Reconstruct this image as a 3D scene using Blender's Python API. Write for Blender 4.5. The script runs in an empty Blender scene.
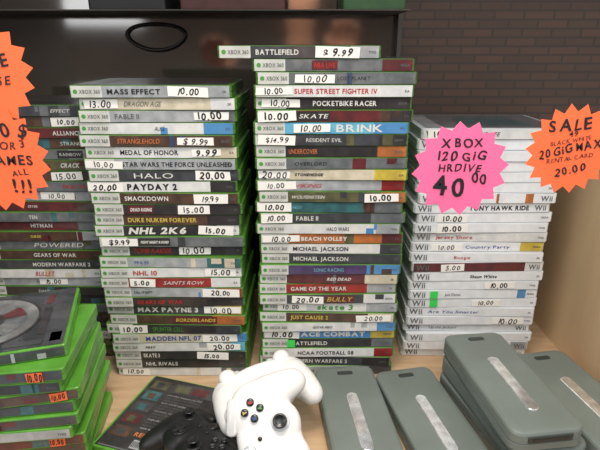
import bpy, math, random, bmesh
from mathutils import Matrix, Vector, Euler
random.seed(7)
sc = bpy.context.scene
sc.view_settings.view_transform = 'Standard'
COL = sc.collection
R=math.radians

# ------------------------------------------------------------------ materials
MATS = {}
def lin(c):
    return tuple(((v/255)/12.92 if v/255 <= .04045 else ((v/255+.055)/1.055)**2.4) for v in c)
def mat(name, rgb, rough=.5, metal=0, coat=0, noise=0, nscale=60, rgb2=None, ior=None):
    if name in MATS: return MATS[name]
    m = bpy.data.materials.new(name); m.use_nodes = True
    nt = m.node_tree; b = nt.nodes['Principled BSDF']
    c = lin(rgb)
    b.inputs['Roughness'].default_value = rough
    b.inputs['Metallic'].default_value = metal
    b.inputs['Coat Weight'].default_value = coat
    b.inputs['Base Color'].default_value = (*c, 1)
    if ior: b.inputs['IOR'].default_value = ior
    if noise or rgb2:
        tc = nt.nodes.new('ShaderNodeTexCoord'); n = nt.nodes.new('ShaderNodeTexNoise')
        n.inputs['Scale'].default_value = nscale; n.inputs['Detail'].default_value = 4
        r = nt.nodes.new('ShaderNodeValToRGB')
        r.color_ramp.elements[0].position = .35; r.color_ramp.elements[1].position = .65
        c2 = lin(rgb2) if rgb2 else tuple(v*(1-noise) for v in c)
        r.color_ramp.elements[0].color = (*c, 1); r.color_ramp.elements[1].color = (*c2, 1)
        nt.links.new(tc.outputs['Object'], n.inputs['Vector'])
        nt.links.new(n.outputs['Fac'], r.inputs['Fac'])
        nt.links.new(r.outputs['Color'], b.inputs['Base Color'])
    MATS[name] = m
    return m

GREEN = mat('green_case_plastic', (84, 138, 52), .35, coat=.2, noise=.35, nscale=30)
GREENP = mat('bright_green_case_plastic', (92, 160, 54), .3, coat=.3, noise=.35, nscale=30)
WPL = mat('white_case_plastic', (212, 218, 222), .3, coat=.2, noise=.08, nscale=30)
BLKPL = mat('black_case_plastic', (28, 30, 31), .3, noise=.2, nscale=30)
BAND = mat('silver_band', (210, 211, 204), .35, coat=.3, noise=.2, nscale=40)
PAPER = mat('price_paper', (238, 236, 230), .7, noise=.05, nscale=40)
INK = mat('marker_ink', (24, 24, 30), .6, noise=.1)
GINK = mat('gray_print', (95, 99, 99), .5, noise=.1)
WINK = mat('white_print', (214, 213, 206), .5, noise=.05)

PAL = {
 'white': ((220,220,216),(198,200,202)), 'cream': ((210,202,180),(186,176,152)),
 'lgray': ((170,173,175),(138,144,148)), 'gray': ((112,116,118),(84,90,94)),
 'dgray': ((70,72,76),(52,54,58)), 'black': ((44,42,44),(58,55,55)),  # near-blacks lifted, haze put into the print colours
 'brown': ((90,66,54),(62,48,42)), 'red': ((156,42,40),(116,36,38)),
 'maroon': ((104,44,46),(74,38,42)), 'navy': ((46,56,86),(56,76,106)),
 'blue': ((70,132,188),(88,142,188)), 'cyan': ((108,184,208),(84,156,196)),
 'orange': ((190,112,58),(142,88,54)), 'teal': ((60,108,112),(46,78,84)),
 'olive': ((98,96,66),(70,70,54)), 'green': ((88,150,60),(50,100,40)),
 'yellow': ((210,188,76),(174,150,64)), 'purple': ((80,62,106),(60,50,78)),
 'pink': ((200,130,150),(160,90,120)), 'wwhite': ((230,232,234),(216,220,224)),
}
def pal(n):
    a, b = PAL[n]; return mat('sleeve_print_'+n, a, .35, coat=.5, nscale=70, rgb2=b)
FG = {'w': WINK, 'k': INK, 'g': GINK,
 'r': mat('red_print',(180,42,42),.5,noise=.1), 'b': mat('blue_print',(40,76,152),.5,noise=.1),
 'y': mat('yellow_print',(208,182,80),.5,noise=.1), 'o': mat('orange_print',(204,118,62),.5,noise=.1),
 'n': mat('green_print',(74,150,64),.5,noise=.1), 'c': mat('cyan_print',(116,182,200),.5,noise=.1)}

# ------------------------------------------------------------------ glyph cache
GL = {}
def build_glyphs():
    chars = "ABCDEFGHIJKLMNOPQRSTUVWXYZabcdefghijklmnopqrstuvwxyz0123456789$.&:'!-?"
    for off in (0.0, 0.012, 0.022, 0.034, 0.046):
        for ch in chars:
            cu = bpy.data.curves.new('t', 'FONT'); cu.body = ch; cu.size = 1
            cu.resolution_u = 3; cu.offset = off
            ob = bpy.data.objects.new('t', cu); COL.objects.link(ob)
            dg = bpy.context.evaluated_depsgraph_get()
            me = bpy.data.meshes.new_from_object(ob.evaluated_get(dg))
            x0 = min([v.co.x for v in me.vertices] or [0])
            vs = [((v.co.x-x0)/.7, v.co.y/.7) for v in me.vertices]
            fs = [tuple(p.vertices) for p in me.polygons]
            xm = max([v[0] for v in vs] or [.5])
            GL[(ch, off)] = (vs, fs, xm+.15)
            bpy.data.objects.remove(ob); bpy.data.curves.remove(cu); bpy.data.meshes.remove(me)
build_glyphs()

class MB:
    def __init__(s): s.V=[]; s.F=[]; s.M=[]; s.S=[]
    def add(s, vs, fs, mi=0, smooth=False):
        o=len(s.V); s.V += [tuple(v) for v in vs]
        for f in fs: s.F.append(tuple(i+o for i in f)); s.M.append(mi); s.S.append(smooth)
    def box(s, x0,x1,y0,y1,z0,z1, mi=0):
        vs=[(x0,y0,z0),(x1,y0,z0),(x1,y1,z0),(x0,y1,z0),(x0,y0,z1),(x1,y0,z1),(x1,y1,z1),(x0,y1,z1)]
        s.add(vs,[(3,2,1,0),(4,5,6,7),(0,1,5,4),(1,2,6,5),(2,3,7,6),(3,0,4,7)],mi)
    def text(s, txt, u, v, h, mi=0, align='l', maxw=None, jit=0, shear=0, w8=.022, mp=None, rot=0, stretch=1, wob=0):
        items=[]; x=0
        for ch in txt:
            if ch==' ': x+=.42; continue
            g=GL.get((ch,w8))
            if not g: x+=.4; continue
            a=random.uniform(-jit,jit); dy=random.uniform(-jit,jit)*.45; sc2=1+random.uniform(-jit,jit)*.5; shr=shear+random.uniform(-jit,jit)*.5
            ca,sa=math.cos(a*.6),math.sin(a*.6)
            P=[]
            for p in g[0]:
                px,py=p[0]*sc2,p[1]*sc2
                if wob: px+=wob*math.sin(py*5+x*3+a*20); py+=wob*math.cos(px*4+x*7)
                P.append((x+px*ca-py*sa+shr*py, px*sa+py*ca+dy))
            items.append((P,g[1])); x+=g[2]+(.07 if jit else 0)
        w=x; sx=h*stretch
        if maxw and w*sx>maxw: sx=maxw/max(w,.01)
        off={'l':0,'c':-w*sx/2,'r':-w*sx}[align]
        cr,sr=math.cos(rot),math.sin(rot)
        for vs,fs in items:
            P=[]
            for p in vs:
                a,b=off+p[0]*sx, p[1]*h
                P.append(mp(u+a*cr-b*sr, v+a*sr+b*cr))
            s.add(P,fs,mi)
        return w*sx
    def mesh(s, name, mats):
        me=bpy.data.meshes.new(name); me.from_pydata(s.V,[],s.F)
        for m in mats: me.materials.append(m)
        for p,mi,sm in zip(me.polygons,s.M,s.S): p.material_index=mi; p.use_smooth=sm
        me.update(); return me

def obj(name, me, parent=None, loc=(0,0,0), rot=(0,0,0), label=None, cat=None, group=None, kind=None):
    o=bpy.data.objects.new(name, me); COL.objects.link(o)
    o.location=loc; o.rotation_euler=rot
    if parent: o.parent=parent
    if label: o['label']=label
    if cat: o['category']=cat
    if group: o['group']=group
    if kind: o['kind']=kind
    return o

def rr(w,d,r,n=5):
    pts=[]; r=max(r,.0003)
    for cx,cy,a0 in ((w/2-r,d/2-r,0),(-w/2+r,d/2-r,90),(-w/2+r,-d/2+r,180),(w/2-r,-d/2+r,270)):
        for i in range(n+1):
            a=math.radians(a0+90*i/n); pts.append((cx+r*math.cos(a),cy+r*math.sin(a)))
    return pts
def loft_rr(mb,w,d,r,prof,mi=0,n=5,smooth=False,cx=0,cy=0):
    rings=[[(p[0]+cx,p[1]+cy,z) for p in rr(w-2*i,d-2*i,r-i,n)] for z,i in prof]
    N=len(rings[0]); vs=[p for R_ in rings for p in R_]; fs=[]
    for k in range(len(rings)-1):
        for j in range(N):
            fs.append((k*N+j,k*N+(j+1)%N,(k+1)*N+(j+1)%N,(k+1)*N+j))
    fs.append(tuple(range(N-1,-1,-1))); fs.append(tuple((len(rings)-1)*N+j for j in range(N)))
    mb.add(vs,fs,mi,smooth)
def lathe(mb,prof,n=24,mi=0,smooth=True,c=(0,0,0)):
    vs=[];fs=[]
    for r,z in prof:
        for j in range(n):
            a=2*math.pi*j/n; vs.append((c[0]+r*math.cos(a),c[1]+r*math.sin(a),c[2]+z))
    for k in range(len(prof)-1):
        for j in range(n): fs.append((k*n+j,k*n+(j+1)%n,(k+1)*n+(j+1)%n,(k+1)*n+j))
    fs.append(tuple(range(n-1,-1,-1))); fs.append(tuple((len(prof)-1)*n+j for j in range(n)))
    mb.add(vs,fs,mi,smooth)

# ------------------------------------------------------------------ game cases
TH=.0143; PITCH=.0145; CW=.19; CD=.136
def body_mesh(m):
    mb=MB(); h=TH/2
    prof=[(-h,.0012),(-h+.0006,.0003),(-h+.0012,0),(-.0006,0),(-.0003,.0007),(.0003,.0007),(.0006,0),(h-.0012,0),(h-.0006,.0003),(h,.0012)]
    loft_rr(mb,CW,CD,.004,prof,n=3)
    return mb.mesh('game_case',[m])
BODY={'g':body_mesh(GREEN),'w':body_mesh(WPL),'k':body_mesh(BLKPL),'p':body_mesh(GREENP)}
YS=-CD/2
X0=-CW/2+.0028; X1=CW/2-.0028
STICKER={'w':PAPER,'o':mat('orange_sticker',(236,112,64),.6,noise=.08),'n':mat('green_sticker',(60,215,90),.6,noise=.08)}
mpS=lambda u,v:(u,YS-.0008,v)
def plat_mesh(kind):
    L=MB()
    if kind=='360':
        L.add([(X0+.005+.0026*math.cos(a*math.pi/6),YS-.0007,.0026*math.sin(a*math.pi/6)) for a in range(12)],[tuple(range(12))],1)
        L.text('XBOX 360',X0+.0095,-.0022,.0044,0,mp=mpS,maxw=.025,w8=0.012)
    elif kind=='wii': L.text('Wii',X0+.003,-.0042,.0086,0,mp=mpS,maxw=.020,w8=.022)
    else: L.text('Wii',X1-.003,-.0036,.0072,0,'r',mp=mpS,maxw=.017,w8=.022)
    return L.mesh('platform_mark',[GINK,FG['n']])
PLAT={'360':plat_mesh('360'),'wii':plat_mesh('wii'),'wr':plat_mesh('wr')}
PUB=[]
for s_ in ('EA','2K','THQ','UBISOFT','SEGA'):
    L=MB(); L.text(s_,X1-.003,-.0014,.0028,0,'r',mp=mpS,maxw=.012,w8=.022); PUB.append(L.mesh('publisher_mark',[GINK]))
def cover_mesh(a,b,c_):
    mb=MB(); z=TH/2
    mb.box(-.088,.088,-.062,.062,z-.0002,z+.0003,0)
    mb.add([(-.088,-.062,z+.0005),(-.066,-.062,z+.0005),(-.066,.062,z+.0005),(-.088,.062,z+.0005)],[(0,1,2,3)],1)
    mb.add([(-.04,-.04,z+.0005),(.06,-.04,z+.0005),(.05,.04,z+.0005),(-.03,.03,z+.0005)],[(0,1,2,3)],2)
    return mb.mesh('cover_sleeve',[pal(a),pal(b),pal(c_)])
LIGHTBG=('white','lgray','cream','wwhite','cyan','yellow')
def make_case(loc,yaw,plastic,title,bg,fg,price=None,pf=.5,plat='360',bandw=.036,tx=None,th=.0066,bg2=None,sw=None,stk='w',group='',label='',style=None,art=.6,HZ=TH/2-.0006,plate=0):
    c=obj('game_case',BODY[plastic],loc=loc,rot=(0,0,yaw),label=label,cat='game case',group=group)
    mb=MB(); xb=X0+bandw
    mb.box(X0,xb,YS-.0004,YS+.0004,-HZ,HZ,0 if plat=='360' else 1)
    if bg2:
        xm=X1-random.uniform(.025,.045)
        mb.box(xb,xm,YS-.0004,YS+.0004,-HZ,HZ,1); mb.box(xm,X1,YS-.0004,YS+.0004,-HZ,HZ,2)
    else: mb.box(xb,X1,YS-.0004,YS+.0004,-HZ,HZ,1)
    if random.random()<art:
        for _ in range(random.randint(1,3)):
            a=random.uniform(xb+.06,X1-.02); wd=random.uniform(.003,.014); z0=random.choice([-HZ,-HZ,-.001]); z1=random.choice([HZ,HZ,.001])
            if z1-z0<.003: z1=HZ
            mb.box(a,min(a+wd,X1),YS-.00052,YS,z0,z1,3)
    acc=random.choice(['gray','dgray','brown','navy','olive','maroon','lgray','teal']) if bg not in LIGHTBG else random.choice(['lgray','cream','lgray','blue','orange','lgray'])
    L=None; W=0
    if title:
        L=MB()
        a=(X0+bandw+.004) if tx is None else X0+tx
        st=style or (random.choice([0.0,0.0,.012,.022,.034,.046]),random.choice([0,0,.2,.35]),random.choice([.65,.8,1,1.2,1.5]))
        lim=X1
        if price and pf>.5: lim=X0+pf*(X1-X0)-.022
        W=L.text(title,a,-th/2,th,0,mp=mpS,maxw=max(lim-a-.003,.02),w8=st[0],shear=st[1],stretch=st[2])
        if plate:
            mb.box(a-.003,a+W+.002,YS-.00058,YS,-HZ*.82,HZ*.82,4)
    pl='black' if bg in LIGHTBG else random.choice(['maroon','navy','black'])
    obj('spine_sleeve',mb.mesh('spine_sleeve',[BAND,pal(bg),pal(bg2 or bg),pal(acc),pal(pl)]),c)
    obj('platform_mark',PLAT[plat],c)
    if plat=='wii' and random.random()<.22: obj('platform_mark',PLAT['wr'],c)
    else: obj('publisher_mark',random.choice(PUB),c)
    if L: obj('title_lettering',L.mesh('title_lettering',[FG['w'] if (plate and fg in 'kg') else FG[fg]]),c)
    if price:
        w=sw or (.0125+.0056*len(price)+random.uniform(-.002,.009))
        xc=X0+pf*(X1-X0); xc=min(max(xc,X0+w/2),X1-w/2)
        s=MB(); hh=random.uniform(.0044,.0060)
        j=lambda:random.uniform(-.0006,.0006)
        P=[(-w/2+j(),-hh+j()),(w/2+j(),-hh+j()),(w/2+j(),hh+j()),(-w/2+j(),hh+j())]
        s.add([(p[0],-.0003,p[1]) for p in P]+[(p[0],.0003,p[1]) for p in P],[(0,1,2,3),(7,6,5,4),(0,4,5,1),(1,5,6,2),(2,6,7,3),(3,7,4,0)])
        st=obj('price_sticker',s.mesh('price_sticker',[STICKER[stk]]),c,loc=(xc,YS-.0012,random.uniform(-.0004,.0004)),rot=(0,random.uniform(-.04,.04),0))
        hh=random.uniform(.0062,.0084)
        t=MB(); t.text(price,random.uniform(-.001,.001),-hh/2,hh,0,'c',maxw=min(w*.88,.034),jit=.22,shear=random.uniform(-.1,.25),mp=lambda u,v:(u,-.0006,v),w8=random.choice([.012,.022,.034]),wob=.028)
        obj('handwritten_price',t.mesh('handwritten_price',[INK]),st)
    return c
def green_dot(c,x,w=.011):
    m=MB(); m.box(-w/2,w/2,-.0003,.0003,-.0058,.0058); obj('color_sticker',m.mesh('color_sticker',[STICKER['n']]),c,loc=(x,YS-.0018,0),label='bright green sticker')

# (title,bg,fg,price,pos[,bg2])
S2=[("MASS EFFECT",'lgray','k',"10.00",.74),("DRAGON AGE",'cream','g',"13.00",.14,'white'),("FABLE II",'lgray','g',"10.00",.85,'gray'),
("ALICE",'white','k',"",.75,'blue'),("STRANGLEHOLD",'brown','o',"$ 9.99",.76),("MEDAL OF HONOR",'white','k',"9.99",.80,'cream'),
("STAR WARS THE FORCE UNLEASHED",'lgray','k',"10.00",.1),("HALO",'dgray','w',"20.00",.83),("PAYDAY 2",'white','k',"20.00",.12,'black'),
("SMACKDOWN",'brown','w',"19.99",.82),("DEAD RISING",'black','w',"15.00",.68),("DUKE NUKEM FOREVER",'brown','y',"",.5,'black'),
("NHL 2K6",'black','w',"15.00",.84,'white'),("FIGHT NIGHT ROUND",'gray','w',"$9.99",.14,'gray'),("TOMB RAIDER",'black','r',"10.00",.66),
("FIFA 09",'lgray','b',"",.3,'teal'),("NHL 10",'white','r',"15.00",.85),("SAINTS ROW",'red','w',"5.00",.3,'white'),
("CALL OF DUTY",'lgray','k',"20.00",.85,'red'),("GEARS OF WAR",'black','r',"",.2),("MAX PAYNE 3",'dgray','w',"10.00",.86,'yellow'),
("BORDERLANDS",'brown','y',"",.5,'orange'),("SPLINTER CELL",'black','n',"10.00",.2,'dgray'),("MADDEN NFL 07",'cream','b',"20.00",.8,'blue'),
("PREY",'white','k',"20.00",.84,'cyan'),("SKATE 3",'black','w',"15.00",.75),("NHL RIVALS",'black','w',"",.15,'dgray'),("",'white','k',"10.00",.14,'gray')]
S3=[("BATTLEFIELD",'dgray','w',"$ 9.99",.74,'lgray'),("NBA LIVE",'gray','r',"",.5,'maroon'),("LOST PLANET",'gray','k',"10.00",.36,'gray'),
("SUPER STREET FIGHTER IV",'white','r',"10.00",.1),("POCKETBIKE RACER",'black','w',"10.00",.16,'black'),("SKATE",'maroon','w',"10.00",.12,'black'),
("BRINK",'cyan','w',"10.00",.37,'blue'),("RESIDENT EVIL",'dgray','w',"$14.99",.14,'black'),("UNDERCOVER",'black','o',"",.4,'orange'),
("OVERLORD",'gray','k',"",.3),("STONEHEDGE",'cream','k',"20.00",.1,'yellow'),("VIKING",'lgray','r',"10.00",.1,'red'),
("WOLFENSTEIN",'olive','w',"10.00",.84,'orange'),("HALO 3",'teal','c',"10.00",.1,'gray'),
("FABLE II",'dgray','w',"10.00",.1,'gray'),("HALO WARS",'white','k',"",.8,'lgray'),("BEACH VOLLEY",'orange','w',"10.00",.14,'maroon'),("MICHAEL JACKSON",'white','k',"",.8,'dgray'),
("MICHAEL JACKSON",'dgray','w',"",.2),("SONIC RACING",'purple','c',"",.8,'blue'),("RED DEAD",'maroon','w',"",.8,'cream'),
("GAME OF THE YEAR",'red','w',"",.1,'lgray'),("BULLY",'dgray','y',"20.00",.35,'white'),("skate 3",'white','n',"10.00",.22,'lgray'),
("JUST CAUSE 2",'brown','y',"20.00",.85,'cream'),("GUITAR HERO",'white','k',"",.28,'blue'),("ACE COMBAT",'blue','w',"10.00",.14,'yellow'),
("BATTLEFIELD",'black','w',"",.12,'gray'),("NCAA FOOTBALL 08",'white','k',"",.12,'red'),
("MODERN WARFARE 2",'dgray','w',"",.5,'black'),("DEAD SPACE",'lgray','k',"",.8,'dgray')]
S4=[("ACTIVE LIFE",'white','g',"10.00",.15),("COOKING",'wwhite','r',"",.5),("SPORTS RESORT",'wwhite','b',"",.5,'cyan'),
("",'wwhite','b',"",.5),("",'wwhite','k',"",.5),("",'wwhite','b',"",.5),("Petz",'wwhite','r',"",.2),
("TONY HAWK RIDE",'wwhite','k',"",.5),("",'wwhite','k',"10.00",.25),("",'wwhite','b',"10.00",.28),
("Jersey Shore",'white','r',"",.4),("Country Party",'wwhite','b',"10.00",.26,'yellow'),("Boogie",'wwhite','r',"",.5),
("",'maroon','w',"5.00",.3,'white'),("Shaun White",'wwhite','k',"",.5),("",'wwhite','b',"10.00",.7),
("Just Dance",'wwhite','k',"",.5),("",'wwhite','k',"10.00",.6),("Are You Smarter",'wwhite','b',"",.5),
("",'wwhite','k',"10.00",.8),("Up the Jackpot",'wwhite','g',"",.5),("",'wwhite','c',"",.4),("Rabbit Party",'wwhite','k',"",.5,'lgray'),("",'wwhite','b',"",.5)]
S1=[("EFFECT",'dgray','w',"",.8),("BAYONETTA",'brown','w',"10.00",.86),("ALLIANCE",'maroon','w',"",.5),("STRANGLER",'brown','w',"",.5),
("RAINBOW",'gray','k',"",.5,'lgray'),("CRACK",'olive','w',"",.5),("JUST",'brown','w',"15.00",.8,'black'),("FRACTURE",'gray','r',"",.5),
("VEGAS",'lgray','k',"10.00",.72),("CRYSIS",'maroon','w',"",.5,'brown'),("TEN",'gray','w',"",.4),("HITMAN",'maroon','w',"",.5,'gray'),
("TUROK",'brown','y',"",.7,'lgray'),("POWERED",'gray','w',"",.7),("GEARS OF WAR",'brown','w',"",.5),("MODERN WARFARE 2",'dgray','w',"",.5),
("BULLET",'white','r',"",.5),("FORZA",'lgray','k',"15.00",.6),("DARK",'black','w',"",.5),("FEAR",'black','r',"",.5),
("TEST",'gray','w',"",.5),("TWO WORLDS",'brown','w',"",.5),("PERFECT",'dgray','w',"",.5),("LIVE",'white','k',"",.5),("KAMEO",'olive','w',"",.5),("QUAKE",'brown','w',"",.5)]
CN={'lgray':'light gray','dgray':'dark gray','navy':'navy blue','wwhite':'clean white'}
BIG=('MASS EFFECT','BATTLEFIELD','TONY HAWK RIDE','NHL 2K6','MICHAEL JACKSON','NCAA FOOTBALL 08','POCKETBIKE RACER','SUPER STREET FIGHTER IV','NHL RIVALS','MODERN WARFARE 2','DUKE NUKEM FOREVER','ACE COMBAT','FABLE II','STAR WARS THE FORCE UNLEASHED','PAYDAY 2','GAME OF THE YEAR','SMACKDOWN','HALO','NHL 10','JUST CAUSE 2','MAX PAYNE 3','GEARS OF WAR','MEDAL OF HONOR','skate 3','ALLIANCE','HITMAN')
def stack(L,cx,yf,plastic,plat,group,where,bandw,shift={},ctxx=None,jx=.0034,lean=0,covers={}):
    n=len(L)
    for i,e in enumerate(L):
        k=n-1-i
        title,bg,fg,price,pf=e[:5]; bg2=e[5] if len(e)>5 else None
        jx_=random.uniform(-jx,jx)+shift.get(i,0)+lean*k
        z=PITCH*k+TH/2+.0002
        lb='game case, %s spine%s, %s'%(CN.get(bg,bg),', handwritten price' if price else '',where)
        th=random.choice([.0034,.0042,.0050,.0058,.0068]); tx=ctxx
        if title and price and pf<.45 and not ctxx: tx=max(bandw+.004, pf*.183+.027)
        elif not ctxx: tx=bandw+.004+random.choice([0,0,.006,.02,.03,.05] if not price else [0,0,.005])
        style=None; art=.75 if plat!='wii' else .15; plate=random.random()<.22
        if title in BIG:
            th=.0056; style=(.022,0,.95); art=0; plate=0
            if plat!='wii' and not ctxx and not (price and pf<.45): tx=bandw+.006
        if ctxx and i<9: tx=.138
        if title=='MASS EFFECT': style=(.034,0,1.15)
        if title=='BRINK': th=.0088; style=(.022,0,1.5); art=0; tx=.098
        if title=='RESIDENT EVIL': tx=.062; th=.0046; style=(0.0,0,1.0); plate=0
        if title=='TONY HAWK RIDE': tx=.074; th=.0062; style=(.034,0,.95)
        if title=='NHL 2K6': th=.0082; style=(.046,.2,1.4)
        if title=='NHL 10': th=.0064; style=(.022,0,1.1)
        if title=='PAYDAY 2': th=.0074; style=(.046,0,1.0)
        if title=='MAX PAYNE 3': th=.0066; style=(.046,0,1.15)
        if title=='HALO': th=.0066; style=(0.0,0,1.9); tx=.055
        if title=='ACE COMBAT': th=.0068; style=(.046,0,1.25)
        if title=='skate 3': th=.0075; style=(.034,.1,1.3); tx=.075
        if title=='POCKETBIKE RACER': tx=.068; style=(.034,0,.9)
        if title=='NCAA FOOTBALL 08': tx=.05; style=(.022,0,.95)
        if plat=='wii' and style is None: th=max(th*.9,.0044); plate=0
        c=make_case((cx+jx_,yf+CD/2+random.uniform(-.003,.004),z),random.uniform(-.026,.026),plastic,title,bg,fg,price,pf,plat,bandw,tx=tx,th=th,bg2=bg2,group=group,label=lb,style=style,art=art,plate=plate,sw=.046 if price=='$14.99' else None)
        if i in covers: obj('cover_sleeve',cover_mesh(*covers[i]),c)
        if plat=='wii' and i in (16,17): green_dot(c,-.058)
        if plat!='wii' and n==31 and i==27: green_dot(c,-.052)
stack(S2,-.170,.583,'g','360','game cases in a tall stack','in tall stack',.036,{0:-.002,1:-.001,27:.004},covers={0:('dgray','gray','black')})
stack(S3,.040,.590,'g','360','game cases in the tallest stack','in tallest stack',.036,{0:-.042,1:-.003,2:.002},covers={0:('black','gray','dgray'),1:('dgray','gray','brown')})
stack(S4,.251,.632,'w','wii','pale game cases in a stack','in pale stack',.026,covers={0:('gray','lgray','teal')})
stack(S1,-.380,.64,'g','360','game cases in the stack by the orange tag','in stack under orange tag',.036,ctxx=.085,lean=.0005,covers={0:('black','gray','dgray')})

# near pile
S5=[("",'dgray','k',"",.5),("",'dgray','w',"10.00",.86),("",'black','w',"",.9),("",'brown','o',"10.00",.90),("",'dgray','k',"",.88),
("",'dgray','b',"",.8),("",'lgray','b',"",.8),("",'maroon','w',"10.00",.86),("",'brown','y',"",.5),("",'cream','k',"",.5),("",'gray','w',"",.5)]
for i,e in enumerate(S5):
    k=len(S5)-1-i; yaw=R(9+random.uniform(-3,3))
    if i==0: yaw=R(17)
    dx=-.014 if i==0 else random.uniform(-.006,.003)
    c=make_case((-.338+dx,.460+random.uniform(-.003,.003),PITCH*k+TH/2+.0002),yaw,'p',e[0],e[1],e[2],e[3],e[4],'360',.036,tx=.135 if e[0] else None,th=.0038,stk='o',sw=.016 if e[3] else None,group='game cases in the near pile',
        label='green plastic game case, %s spine, %s'%(CN.get(e[1],e[1]),'cover facing up on pile' if i==0 else 'in low pile'),style=(.022,0,1.1),art=1,HZ=.0052)
    if i==0:
        mb=MB(); z=TH/2
        mb.box(-.0915,.0915,-.0655,.0655,z,z+.0005,0)
        for (x0,x1,y0,y1,mi) in ((-.0915,-.066,-.0655,.0655,1),(.072,.0915,-.0655,.0655,2),(.034,.070,-.060,-.051,2),(.077,.088,-.058,-.040,1),(.062,.070,.030,.052,7),(.062,.070,-.04,.02,4)):
            mb.add([(x0,y0,z+.0008),(x1,y0,z+.0008),(x1,y1,z+.0008),(x0,y1,z+.0008)],[(0,1,2,3)],mi)
        def disc(cx,cy,rad,mi,dz,a0=0,a1=40):
            P=[(cx+rad*math.cos(a*math.pi/20),cy+rad*math.sin(a*math.pi/20),z+dz) for a in range(a0,a1+(0 if a1-a0>=40 else 1))]
            if a1-a0<40: P.append((cx,cy,z+dz))
            mb.add(P,[tuple(range(len(P)))],mi)
        cx=.004
        disc(cx,0,.057,4,.0010); disc(cx,0,.054,3,.0011); disc(cx,0,.043,5,.0012)
        for a0,a1,mi in ((1,5,7),(6,9,3),(10,13,4),(14,18,3),(20,24,4),(25,29,3),(30,34,4),(35,38,3)): disc(cx,0,.041,mi,.0013,a0,a1)
        disc(cx,0,.020,4,.0015); disc(cx,0,.013,3,.0016); disc(cx,0,.006,1,.0017)
        obj('cover_sleeve',mb.mesh('cover_sleeve',[mat('cover_art_gray',(70,76,80),.2,coat=.8,nscale=22,rgb2=(38,42,46)),BAND,pal('dgray'),mat('cover_disc_gray',(150,153,154),.2,coat=.8,noise=.6,nscale=30),pal('black'),pal('gray'),pal('red'),pal('maroon')]),c)

# flat case showing its back cover
c=obj('game_case',BODY['p'],loc=(-.132,.476,TH/2+.0002),rot=(0,0,R(-17)),label='dark game case lying flat with back cover up',cat='game case')
mb=MB(); z=TH/2
mb.box(-.0915,.0915,-.0655,.0655,z,z+.0004,0)
def q(x0,x1,y0,y1,mi,dz=.0007): mb.add([(x0,y0,z+dz),(x1,y0,z+dz),(x1,y1,z+dz),(x0,y1,z+dz)],[(0,1,2,3)],mi)
for i,(mi,mj) in enumerate(((3,8),(2,1),(8,2),(7,3),(1,8))):
    y1=.058-i*.022; q(-.086,-.062,y1-.017,y1,mi); q(-.080,-.070,y1-.014,y1-.004,mj,.0008)
q(-.055,.03,.040,.060,8); q(-.052,-.030,.043,.057,3,.0008); q(-.027,-.005,.043,.057,7,.0008); q(-.05,-.028,-.060,-.047,6); q(.02,.06,.0,.03,8)
for i in range(9): q(-.049+i*.0022,-.048+i*.0022,-.058,-.049,9,.0009)
q(-.088,.088,-.0648,-.0628,4); q(.03,.07,-.05,-.02,8)
for i in range(13): mb.text(random.choice(['open world combat online','single player 1 to 4 players','explore the city by night','use every weapon you find']),-.055,.033-i*.0052,.0034,4 if i%3 else 6,maxw=.05,mp=lambda u,v:(u,v,z+.0009),w8=0.0)
mb.text('RELOADED',-.055,-.042,.006,5,maxw=.05,mp=lambda u,v:(u,v,z+.0009))
obj('cover_sleeve',mb.mesh('cover_sleeve',[pal('black'),pal('brown'),pal('teal'),pal('olive'),FG['g'],FG['o'],pal('lgray'),pal('maroon'),pal('dgray'),INK]),c)

# ------------------------------------------------------------------ hard drives
HDG=mat('drive_gray_plastic',(110,120,115),.45,coat=.1,noise=.12,nscale=20)
HDD=mat('drive_dark_seam',(52,58,56),.5,noise=.1)
CHR=mat('brushed_silver',(246,248,248),.18,metal=.8,noise=.35,nscale=90)
HT=.0242
mb=MB()
loft_rr(mb,.082,.190,.013,[(0,.003),(.0018,0),(.0098,0),(.0101,.0009),(.0112,.0009),(.0115,0),(.0205,.0002),(.0226,.0014),(.0238,.0042),(.0242,.0085),(.0242,.028)],n=8,smooth=False)
HB=mb.mesh('hard_drive',[HDG])
mb=MB(); loft_rr(mb,.0150,.100,.007,[(0,0),(.0012,.0002),(.0018,.0012)],n=6,smooth=False)
HS=mb.mesh('metal_strip',[CHR])
mb=MB(); loft_rr(mb,.05,.008,.002,[(0,0),(.0065,0)],n=3); mb.box(-.02,.02,-.0045,-.0035,.002,.005,1)
HC=mb.mesh('connector_end',[HDD,BLKPL])
mb=MB(); loft_rr(mb,.022,.008,.003,[(0,0),(.0012,.0004)],n=4); HL=mb.mesh('release_latch',[HDD])
def drive(x,y,z,yaw,lab):
    o=obj('hard_drive',HB,loc=(x,y,z),rot=(0,0,yaw),label=lab,cat='hard drive',group='gray hard drives on the shelf')
    obj('metal_strip',HS,o,loc=(0,-.014,HT-.0004),label='brushed silver strip')
    obj('connector_end',HC,o,loc=(0,-.0925,.0125))
    obj('release_latch',HL,o,loc=(0,.078,HT-.0006))
HP=.0262
drive(.0700,.482,.0003,R(6),'gray plastic hard drive with silver strip beside white controller')
drive(.160,.478,.0003,R(11),'gray plastic hard drive with silver strip lying on shelf')
for k,(x,yw) in enumerate(((.254,14),(.252,11),(.247,7))): drive(x,.485,.0003+HP*k,R(yw),'gray plastic hard drive '+('on top of a pile of three' if k==2 else 'inside a pile of three'))
for k,(x,yw) in enumerate(((.345,14),(.342,10))): drive(x,.480,.0003+HP*k,R(yw),'gray plastic hard drive '+('atop a pile of two by wood panel' if k==1 else 'under another by wood panel'))

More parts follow.
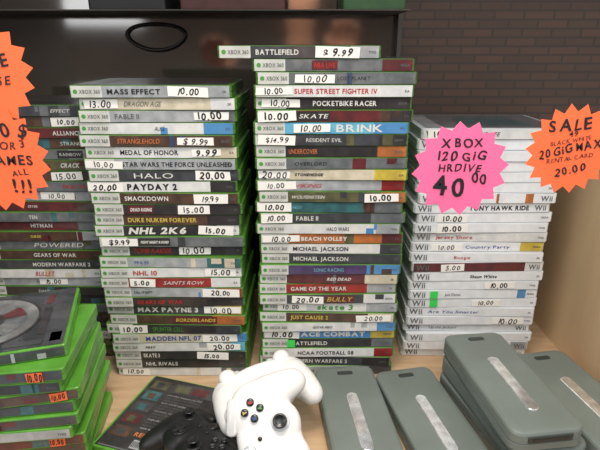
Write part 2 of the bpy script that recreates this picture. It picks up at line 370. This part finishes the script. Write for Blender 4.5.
# ------------------------------------------------------------------ controllers
def controller(bodym,darkm,loc,rot,label,white=True,scale=.95):
    bm=bmesh.new()
    def ell(c,r):
        ret=bmesh.ops.create_uvsphere(bm,u_segments=24,v_segments=14,radius=1)
        bmesh.ops.transform(bm,matrix=Matrix.Translation(c)@Matrix.Diagonal((*r,1)),verts=ret['verts'])
    ell((0,.010,-.001),(.060,.034,.0175))
    ell((0,.000,-.002),(.048,.030,.0165))
    for s in (-1,1):
        ell((s*.040,.012,-.001),(.033,.032,.0185))
        ell((s*.018,-.010,-.001),(.026,.023,.0175))
        n=14
        for i in range(n):
            t=i/(n-1); r=.028*(1-t)+.0185*t
            ell((s*(.048+.016*t-.006*t*t),.006-.040*t,-.003-.013*t),(r*.9,r,r*(.75+.15*t)))
    ell((0,.034,-.005),(.042,.010,.013))
    me=bpy.data.meshes.new('controller_shell'); bm.to_mesh(me); bm.free(); me.materials.append(bodym)
    root=obj('game_controller',me,loc=loc,label=label,cat='game controller',group='game controllers')
    root.rotation_euler=rot; root.scale=(scale,)*3
    r=root.modifiers.new('r','REMESH'); r.mode='VOXEL'; r.voxel_size=.0018; r.use_smooth_shade=True
    s=root.modifiers.new('s','SMOOTH'); s.factor=.6; s.iterations=14
    def stick(x,y):
        m=MB(); lathe(m,[(.0108,-.003),(.0108,.0012),(.0095,.0020),(.007,.0005)],mi=0)
        obj('stick_ring',m.mesh('stick_ring',[darkm]),root,loc=(x,y,.0155))
        m=MB(); lathe(m,[(.0040,-.002),(.0040,.005),(.0072,.0062),(.0080,.0075),(.0076,.0085),(.0060,.0087),(.005,.0078),(.002,.0074)],mi=0)
        obj('thumbstick',m.mesh('thumbstick',[BLKPL]),root,loc=(x,y,.0165))
    stick(-.040,.016); stick(.020,-.010)
    m=MB(); lathe(m,[(.0105,-.002),(.0105,.0010),(.0095,.0016),(.002,.0010)])
    loft_rr(m,.0055,.018,.0012,[(0,0),(.0036,0),(.0041,.0005)],1,n=2); loft_rr(m,.018,.0055,.0012,[(0,0),(.0035,0),(.0040,.0005)],1,n=2)
    obj('direction_pad',m.mesh('direction_pad',[bodym,BLKPL if white else darkm]),root,loc=(-.020,-.010,.0160))
    for ch,dx,dy,f in (('A',0,-.0088,'n'),('B',.0088,0,'r'),('X',-.0088,0,'b'),('Y',0,.0088,'y')):
        m=MB(); lathe(m,[(.0044,-.002),(.0044,.0018),(.0038,.0025),(.002,.0027)],n=18,smooth=True)
        m.text(ch,0,-.0020,.0042,1,'c',mp=lambda u,v:(u,v,.0030))
        obj('face_button',m.mesh('face_button',[BLKPL,FG[f] if white else GINK]),root,loc=(.040+dx,.016+dy,.0168))
    m=MB(); lathe(m,[(.0070,-.002),(.0070,.0010),(.0062,.0017),(.002,.002)]); m.text('X',0,-.0035,.007,1,'c',mp=lambda u,v:(u,v,.0024))
    obj('guide_button',m.mesh('guide_button',[CHR if white else darkm,darkm if not white else GINK]),root,loc=(0,.030,.0140))
    for sx in (-1,1):
        m=MB(); lathe(m,[(.0024,-.001),(.0024,.0012),(.001,.0015)],n=12)
        obj('menu_button',m.mesh('menu_button',[BLKPL]),root,loc=(sx*.0095,.016,.0165))
        m=MB(); loft_rr(m,.040,.012,.005,[(-.004,.001),(-.003,0),(.005,0),(.007,.0015)],n=4,smooth=True)
        obj('bumper',m.mesh('bumper',[darkm]),root,loc=(sx*.040,.040,.002),rot=(R(-12),0,R(-sx*16)))
        b2=bmesh.new(); bmesh.ops.create_uvsphere(b2,u_segments=16,v_segments=10,radius=1)
        bmesh.ops.transform(b2,matrix=Matrix.Diagonal((.013,.012,.010,1)),verts=b2.verts)
        me2=bpy.data.meshes.new('trigger'); b2.to_mesh(me2); b2.free(); me2.materials.append(bodym)
        for p in me2.polygons: p.use_smooth=True
        obj('trigger',me2,root,loc=(sx*.042,.039,-.010))
    return root
WHT=mat('white_controller_plastic',(228,229,228),.35,coat=.15,noise=.03)
WSH=mat('light_gray_controller_trim',(204,206,207),.4,noise=.05)
BCT=mat('black_controller_plastic',(20,21,23),.45,coat=.05,noise=.1)
BC2=mat('black_controller_trim',(26,27,29),.45,noise=.1)
rotF=(Matrix.Rotation(R(48),3,'X')@Matrix.Rotation(R(108),3,'Z')).to_euler()
controller(WHT,WSH,(-.024,.400,.054),rotF,'white game controller tilted up against another controller',True,.95)
rotB=(Matrix.Rotation(R(22),3,'X')@Matrix.Rotation(R(24),3,'Z')@Matrix.Rotation(R(180),3,'Y')).to_euler()
controller(WHT,WSH,(-.044,.490,.046),rotB,'white game controller lying face down behind the tilted one',True,.86)
rotK=(Matrix.Rotation(R(-6),3,'X')@Matrix.Rotation(R(-50),3,'Z')).to_euler()
controller(BCT,BC2,(-.118,.418,.034),rotK,'black game controller resting on a flat case',False,.82)

# ------------------------------------------------------------------ price tags on glass
GY=.344
def tag(name,x,z,R0,R1,n,m,lines,label,rot=0,tilt=0,dy=0):
    mb=MB(); pts=[]; N=n*2
    for i in range(N):
        a=2*math.pi*i/N+rot; r=R0*random.uniform(.98,1.01) if i%2==0 else R1
        pts.append((r*math.cos(a),r*math.sin(a)))
    F=[(p[0],-.0002,p[1]) for p in pts]; B=[(p[0],.0002,p[1]) for p in pts]
    fs=[(2*N,i,(i+1)%N) for i in range(N)]+[(2*N+1,N+(i+1)%N,N+i) for i in range(N)]+[(i,N+i,N+(i+1)%N,(i+1)%N) for i in range(N)]
    mb.add(F+B+[(0,-.0002,0),(0,.0002,0)],fs)
    o=obj(name,mb.mesh(name,[m]),loc=(x,GY+dy,z),rot=(0,tilt,0),label=label,cat='price tag',group='star shaped price tags on the glass')
    t=MB()
    for s,u,v,h,w in lines: t.text(s,u,v,h,0,'c',maxw=w,jit=.2,shear=.08,mp=lambda a,b:(a,-.0006,b),w8=0.0 if h<.0035 else (.022 if h>.0055 else .012),rot=random.uniform(-.03,.1),wob=.04)
    obj('handwriting',t.mesh('handwriting',[INK]),o)
PINK=mat('fluorescent_pink_card',(248,108,156),.7,noise=.04)
ORG=mat('fluorescent_orange_card',(252,110,60),.7,noise=.04)
tag('price_tag',.119,.363,.0362,.030,16,PINK,[("X BOX",0,.0165,.0060,.032),("120 GiG",.001,.0070,.0068,.044),("HRDIVE",0,-.0015,.0056,.038),("40",-.006,-.0195,.0145,.028),("00",.0155,-.0105,.0072,.012)],'pink starburst price tag with handwritten text on glass',.1)
tag('price_tag',.1985,.3775,.0335,.0275,18,ORG,[("SALE",0,.0150,.0085,.032),("49",.002,.0100,.0040,.02),("BLACK WHITE",0,.0055,.0030,.03),("20 GiG MAX",0,-.002,.0060,.046),("RENTAL CARD",0,-.0075,.0032,.034),("20.00",.001,-.0175,.0060,.024)],'orange starburst sale tag with handwritten text on glass',.2,R(-7))
tag('price_tag',-.2250,.431,.0390,.0325,18,ORG,[("SALE",.009,.004,.0085,.030),("CASE",.010,-.008,.0060,.030),("XBOX",.008,.018,.005,.03)],'orange starburst tag overlapping another one on glass',.1,0,.0012)
tag('price_tag',-.2240,.3705,.0400,.0335,18,ORG,[("20 $",.013,.0165,.0095,.032),("FOR 3",.012,.0075,.0055,.034),("GAMES",.009,-.004,.0070,.040),("ALL",.016,-.012,.0045,.03),("!!!",.017,-.026,.0110,.02)],'orange starburst tag with handwritten price on glass',.15)

# ------------------------------------------------------------------ cabinet
def wood(name,a,b,sc_=(2,14,2)):
    m=bpy.data.materials.new(name); m.use_nodes=True; nt=m.node_tree; bs=nt.nodes['Principled BSDF']
    tc=nt.nodes.new('ShaderNodeTexCoord'); mp=nt.nodes.new('ShaderNodeMapping'); mp.inputs['Scale'].default_value=sc_
    n=nt.nodes.new('ShaderNodeTexNoise'); n.inputs['Scale'].default_value=8; n.inputs['Detail'].default_value=6
    r=nt.nodes.new('ShaderNodeValToRGB'); r.color_ramp.elements[0].position=.3; r.color_ramp.elements[1].position=.7
    r.color_ramp.elements[0].color=(*lin(a),1); r.color_ramp.elements[1].color=(*lin(b),1)
    nt.links.new(tc.outputs['Object'],mp.inputs[0]); nt.links.new(mp.outputs[0],n.inputs['Vector']); nt.links.new(n.outputs['Fac'],r.inputs[0]); nt.links.new(r.outputs[0],bs.inputs['Base Color'])
    bs.inputs['Roughness'].default_value=.45; return m
BEIGE=wood('beige_wood_laminate',(202,174,140),(180,150,116))
PANEL=wood('pale_wood_panel',(216,190,152),(200,172,136),(2,2,.4))
DARK=mat('dark_back_panel',(62,56,50),.7,noise=.35,nscale=4)
GLB=mat('dark_glossy_back_panel',(74,67,60),.09,noise=.3,nscale=4,ior=2.5)
def boxobj(name,b,m,**k):
    mb=MB(); mb.box(*b); return obj(name,mb.mesh(name,[m]),**k)
def brick(name,c1,c2,mo,bw,rh,ms,rough=.6):
    bk=bpy.data.materials.new(name); bk.use_nodes=True; nt=bk.node_tree; bs=nt.nodes['Principled BSDF']; bs.inputs['Roughness'].default_value=rough
    tc=nt.nodes.new('ShaderNodeTexCoord'); mp=nt.nodes.new('ShaderNodeMapping'); mp.inputs['Rotation'].default_value=(R(90),0,0)
    br=nt.nodes.new('ShaderNodeTexBrick'); br.inputs['Scale'].default_value=1; br.inputs['Brick Width'].default_value=bw; br.inputs['Row Height'].default_value=rh; br.inputs['Mortar Size'].default_value=ms; br.inputs['Mortar Smooth'].default_value=1
    br.inputs['Color1'].default_value=(*lin(c1),1); br.inputs['Color2'].default_value=(*lin(c2),1); br.inputs['Mortar'].default_value=(*lin(mo),1)
    nt.links.new(tc.outputs['Object'],mp.inputs[0]); nt.links.new(mp.outputs[0],br.inputs['Vector']); nt.links.new(br.outputs['Color'],bs.inputs['Base Color'])
    return bk
boxobj('floor',(-.62,.43,.30,.88,-.02,0),BEIGE,kind='structure')
boxobj('wall_back',(-.62,.16,.86,.88,0,.8),GLB,kind='structure')
boxobj('wall_right',(.405,.43,.36,.88,0,.305),PANEL,kind='structure')
boxobj('wall_left',(-.62,-.60,.36,.86,0,.8),DARK,kind='structure')
boxobj('ceiling_blocker',(-.62,.9,.40,.92,.80,.82),DARK,kind='structure')  # unseen top, added to block world light from above
boxobj('trim_1',(.156,.162,.835,.859,0,.79),mat('gray_post',(76,70,64),.5,noise=.1),kind='structure')
boxobj('brick_reflection_wall',(.16,1.3,.885,.90,0,1.0),brick('reflected_brick',(96,70,58),(82,63,55),(64,55,50),.05,.014,.003),kind='structure')  # mirrored shop bricks painted as a shrunken pattern on an added wall
boxobj('wall_front',(-2.2,2.6,-1.75,-1.7,-.9,2.4),brick('shop_brick',(110,88,74),(92,74,64),(66,58,52),.21,.07,.01),kind='structure')  # unseen shop wall, put in to keep world light out of reflections
sh=boxobj('shelf_board',(-.60,.155,.74,.86,.4955,.497),mat('gray_shelf',(84,76,68),.5,noise=.1),label='thin gray shelf board above the stacks',cat='shelf')
def rbox(name,x0,x1,y0,y1,z0,h,m,label,cat):
    mb=MB(); loft_rr(mb,x1-x0,y1-y0,.004,[(0,.001),(.001,0),(h-.001,0),(h,.001)],n=3)
    return obj(name,mb.mesh(name,[m]),loc=((x0+x1)/2,(y0+y1)/2,z0),label=label,cat=cat)
rbox('storage_box',-.17,-.02,.75,.84,.4973,.04,mat('dark_red_box',(86,46,42),.5,noise=.2),'dark red box on the upper shelf','box')
rbox('storage_box',.06,.15,.75,.84,.4973,.04,mat('green_box',(54,96,50),.5,noise=.2),'green box on the upper shelf','box')
rbox('storage_box',-.30,-.19,.75,.84,.4973,.04,mat('black_box',(34,34,36),.5,noise=.2),'black box on the upper shelf','box')
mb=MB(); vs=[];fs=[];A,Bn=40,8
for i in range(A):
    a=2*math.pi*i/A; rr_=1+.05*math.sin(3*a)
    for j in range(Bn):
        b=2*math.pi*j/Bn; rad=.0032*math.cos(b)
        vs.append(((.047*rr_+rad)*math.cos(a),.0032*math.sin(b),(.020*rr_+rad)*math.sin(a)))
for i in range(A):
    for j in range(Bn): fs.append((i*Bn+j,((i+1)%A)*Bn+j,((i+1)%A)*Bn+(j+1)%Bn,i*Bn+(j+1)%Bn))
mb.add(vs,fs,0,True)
obj('oval_ring',mb.mesh('oval_ring',[mat('black_ring',(20,18,18),.4,noise=.1)]),loc=(-.236,.8562,.463),label='black oval ring on the dark back panel',cat='cable')  # dark flattened ring set against the back panel

# ------------------------------------------------------------------ the photographer, seen only as a faint reflection in the back panel
SKIN=mat('skin',(236,176,142),.5,noise=.12,nscale=25)
CLOTH=mat('dark_jacket',(40,40,44),.8,noise=.2)
def skinned(name,V,E,rad,m,parent=None,root=0,sub=2,**k):
    me=bpy.data.meshes.new(name); me.from_pydata(V,E,[]); me.materials.append(m)
    o=obj(name,me,parent,**k)
    md=o.modifiers.new('skin','SKIN'); md.use_smooth_shade=True
    for i,r in enumerate(rad):
        me.skin_vertices[0].data[i].radius=(r,r); me.skin_vertices[0].data[i].use_root=(i==root)
    sb=o.modifiers.new('sub','SUBSURF'); sb.levels=sub; sb.render_levels=sub
    return o
HANDS=((-1,-.28,.38),(1,.15,.435))
V=[(0,-.42,-.05),(0,-.42,.18),(0,-.40,.38),(0,-.36,.46),(0,-.33,.52),(0,-.30,.60),(0,-.30,.68)]
E=[(i,i+1) for i in range(6)]; rad=[.13,.12,.10,.05,.052,.085,.06]
p=skinned('person',V,E,rad,SKIN,label='person in dark jacket holding up both hands',cat='person')
V=[(0,-.42,-.10),(0,-.42,.10),(0,-.42,.30),(0,-.40,.40)]; E=[(0,1),(1,2),(2,3)]; rad=[.17,.16,.15,.09]
for s,hx,hz in HANDS:
    b=len(V); V+=[(s*.19,-.41,.37),(s*.30 if s<0 else .27,-.34,.20),(hx+s*.02,-.15,hz-.15)]; rad+=[.07,.055,.042]
    E+=[(3,b),(b,b+1),(b+1,b+2)]
skinned('jacket',V,E,rad,CLOTH,p)
for s,hx,hz in HANDS:
    V=[(hx+s*.02,-.14,hz-.15),(hx+s*.01,-.10,hz-.07),(hx,-.07,hz-.01)]; E=[(0,1),(1,2)]; rad=[.028,.024,.026]
    for f in range(4):
        b=len(V); fx=hx+(f-1.5)*.024; L_=[.9,1.05,1.0,.78][f]
        V+=[(fx,-.06,hz+.03),(fx+(f-1.5)*.001,-.040,hz+.03+.034*L_),(fx+(f-1.5)*.000,-.022,hz+.03+.052*L_),(fx-(f-1.5)*.001,-.010,hz+.03+.062*L_)]
        E+=[(2,b),(b,b+1),(b+1,b+2),(b+2,b+3)]; rad+=[.0108,.0095,.0088,.0078]
    b=len(V); V+=[(hx-s*.035,-.06,hz-.005),(hx-s*.055,-.05,hz+.022),(hx-s*.062,-.045,hz+.045)]; E+=[(1,b),(b,b+1),(b+1,b+2)]; rad+=[.014,.011,.0095]
    skinned('hand',V,E,rad,SKIN,p)
b2=bmesh.new(); bmesh.ops.create_uvsphere(b2,u_segments=20,v_segments=12,radius=1)
bmesh.ops.transform(b2,matrix=Matrix.Diagonal((.088,.09,.075,1)),verts=b2.verts)
me2=bpy.data.meshes.new('hair'); b2.to_mesh(me2); b2.free(); me2.materials.append(mat('dark_hair',(40,30,24),.7,noise=.2))
obj('hair',me2,p,loc=(0,-.325,.66))

# ------------------------------------------------------------------ light
w=bpy.data.worlds.new('World'); sc.world=w; w.use_nodes=True
w.node_tree.nodes['Background'].inputs[0].default_value=(.90,.96,1,1); w.node_tree.nodes['Background'].inputs[1].default_value=.64
def area(name,loc,target,size,en,col=(1,1,1)):
    l=bpy.data.lights.new(name,'AREA'); l.size=size; l.energy=en; l.color=col
    o=bpy.data.objects.new(name,l); COL.objects.link(o); o.location=loc
    o.rotation_euler=(Vector(target)-Vector(loc)).to_track_quat('-Z','Y').to_euler()
area('shop_light',(.2,-.40,1.1),(.02,.6,.24),.8,9.5,(.98,.985,.97))
area('side_fill_light',(1.0,-.5,1.0),(0.1,.6,.15),.6,3,(.93,.97,1))
area('side_fill_light',(-.9,-.4,.8),(-.3,.6,.25),.6,4,(.98,.99,1))  # fill added to brighten the far-left stack
area('hand_fill_light',(0,.25,.95),(-.05,-.25,.50),.3,15,(1,.86,.74))  # unseen lamp, added so the hands show up in the back panel

cam=bpy.data.cameras.new('Camera'); cam.lens=30; cam.sensor_width=36; cam.clip_start=.01
co=bpy.data.objects.new('Camera',cam); COL.objects.link(co); co.location=(0,-.02,.450); co.rotation_euler=(R(90-19.8),0,0)
sc.camera=co
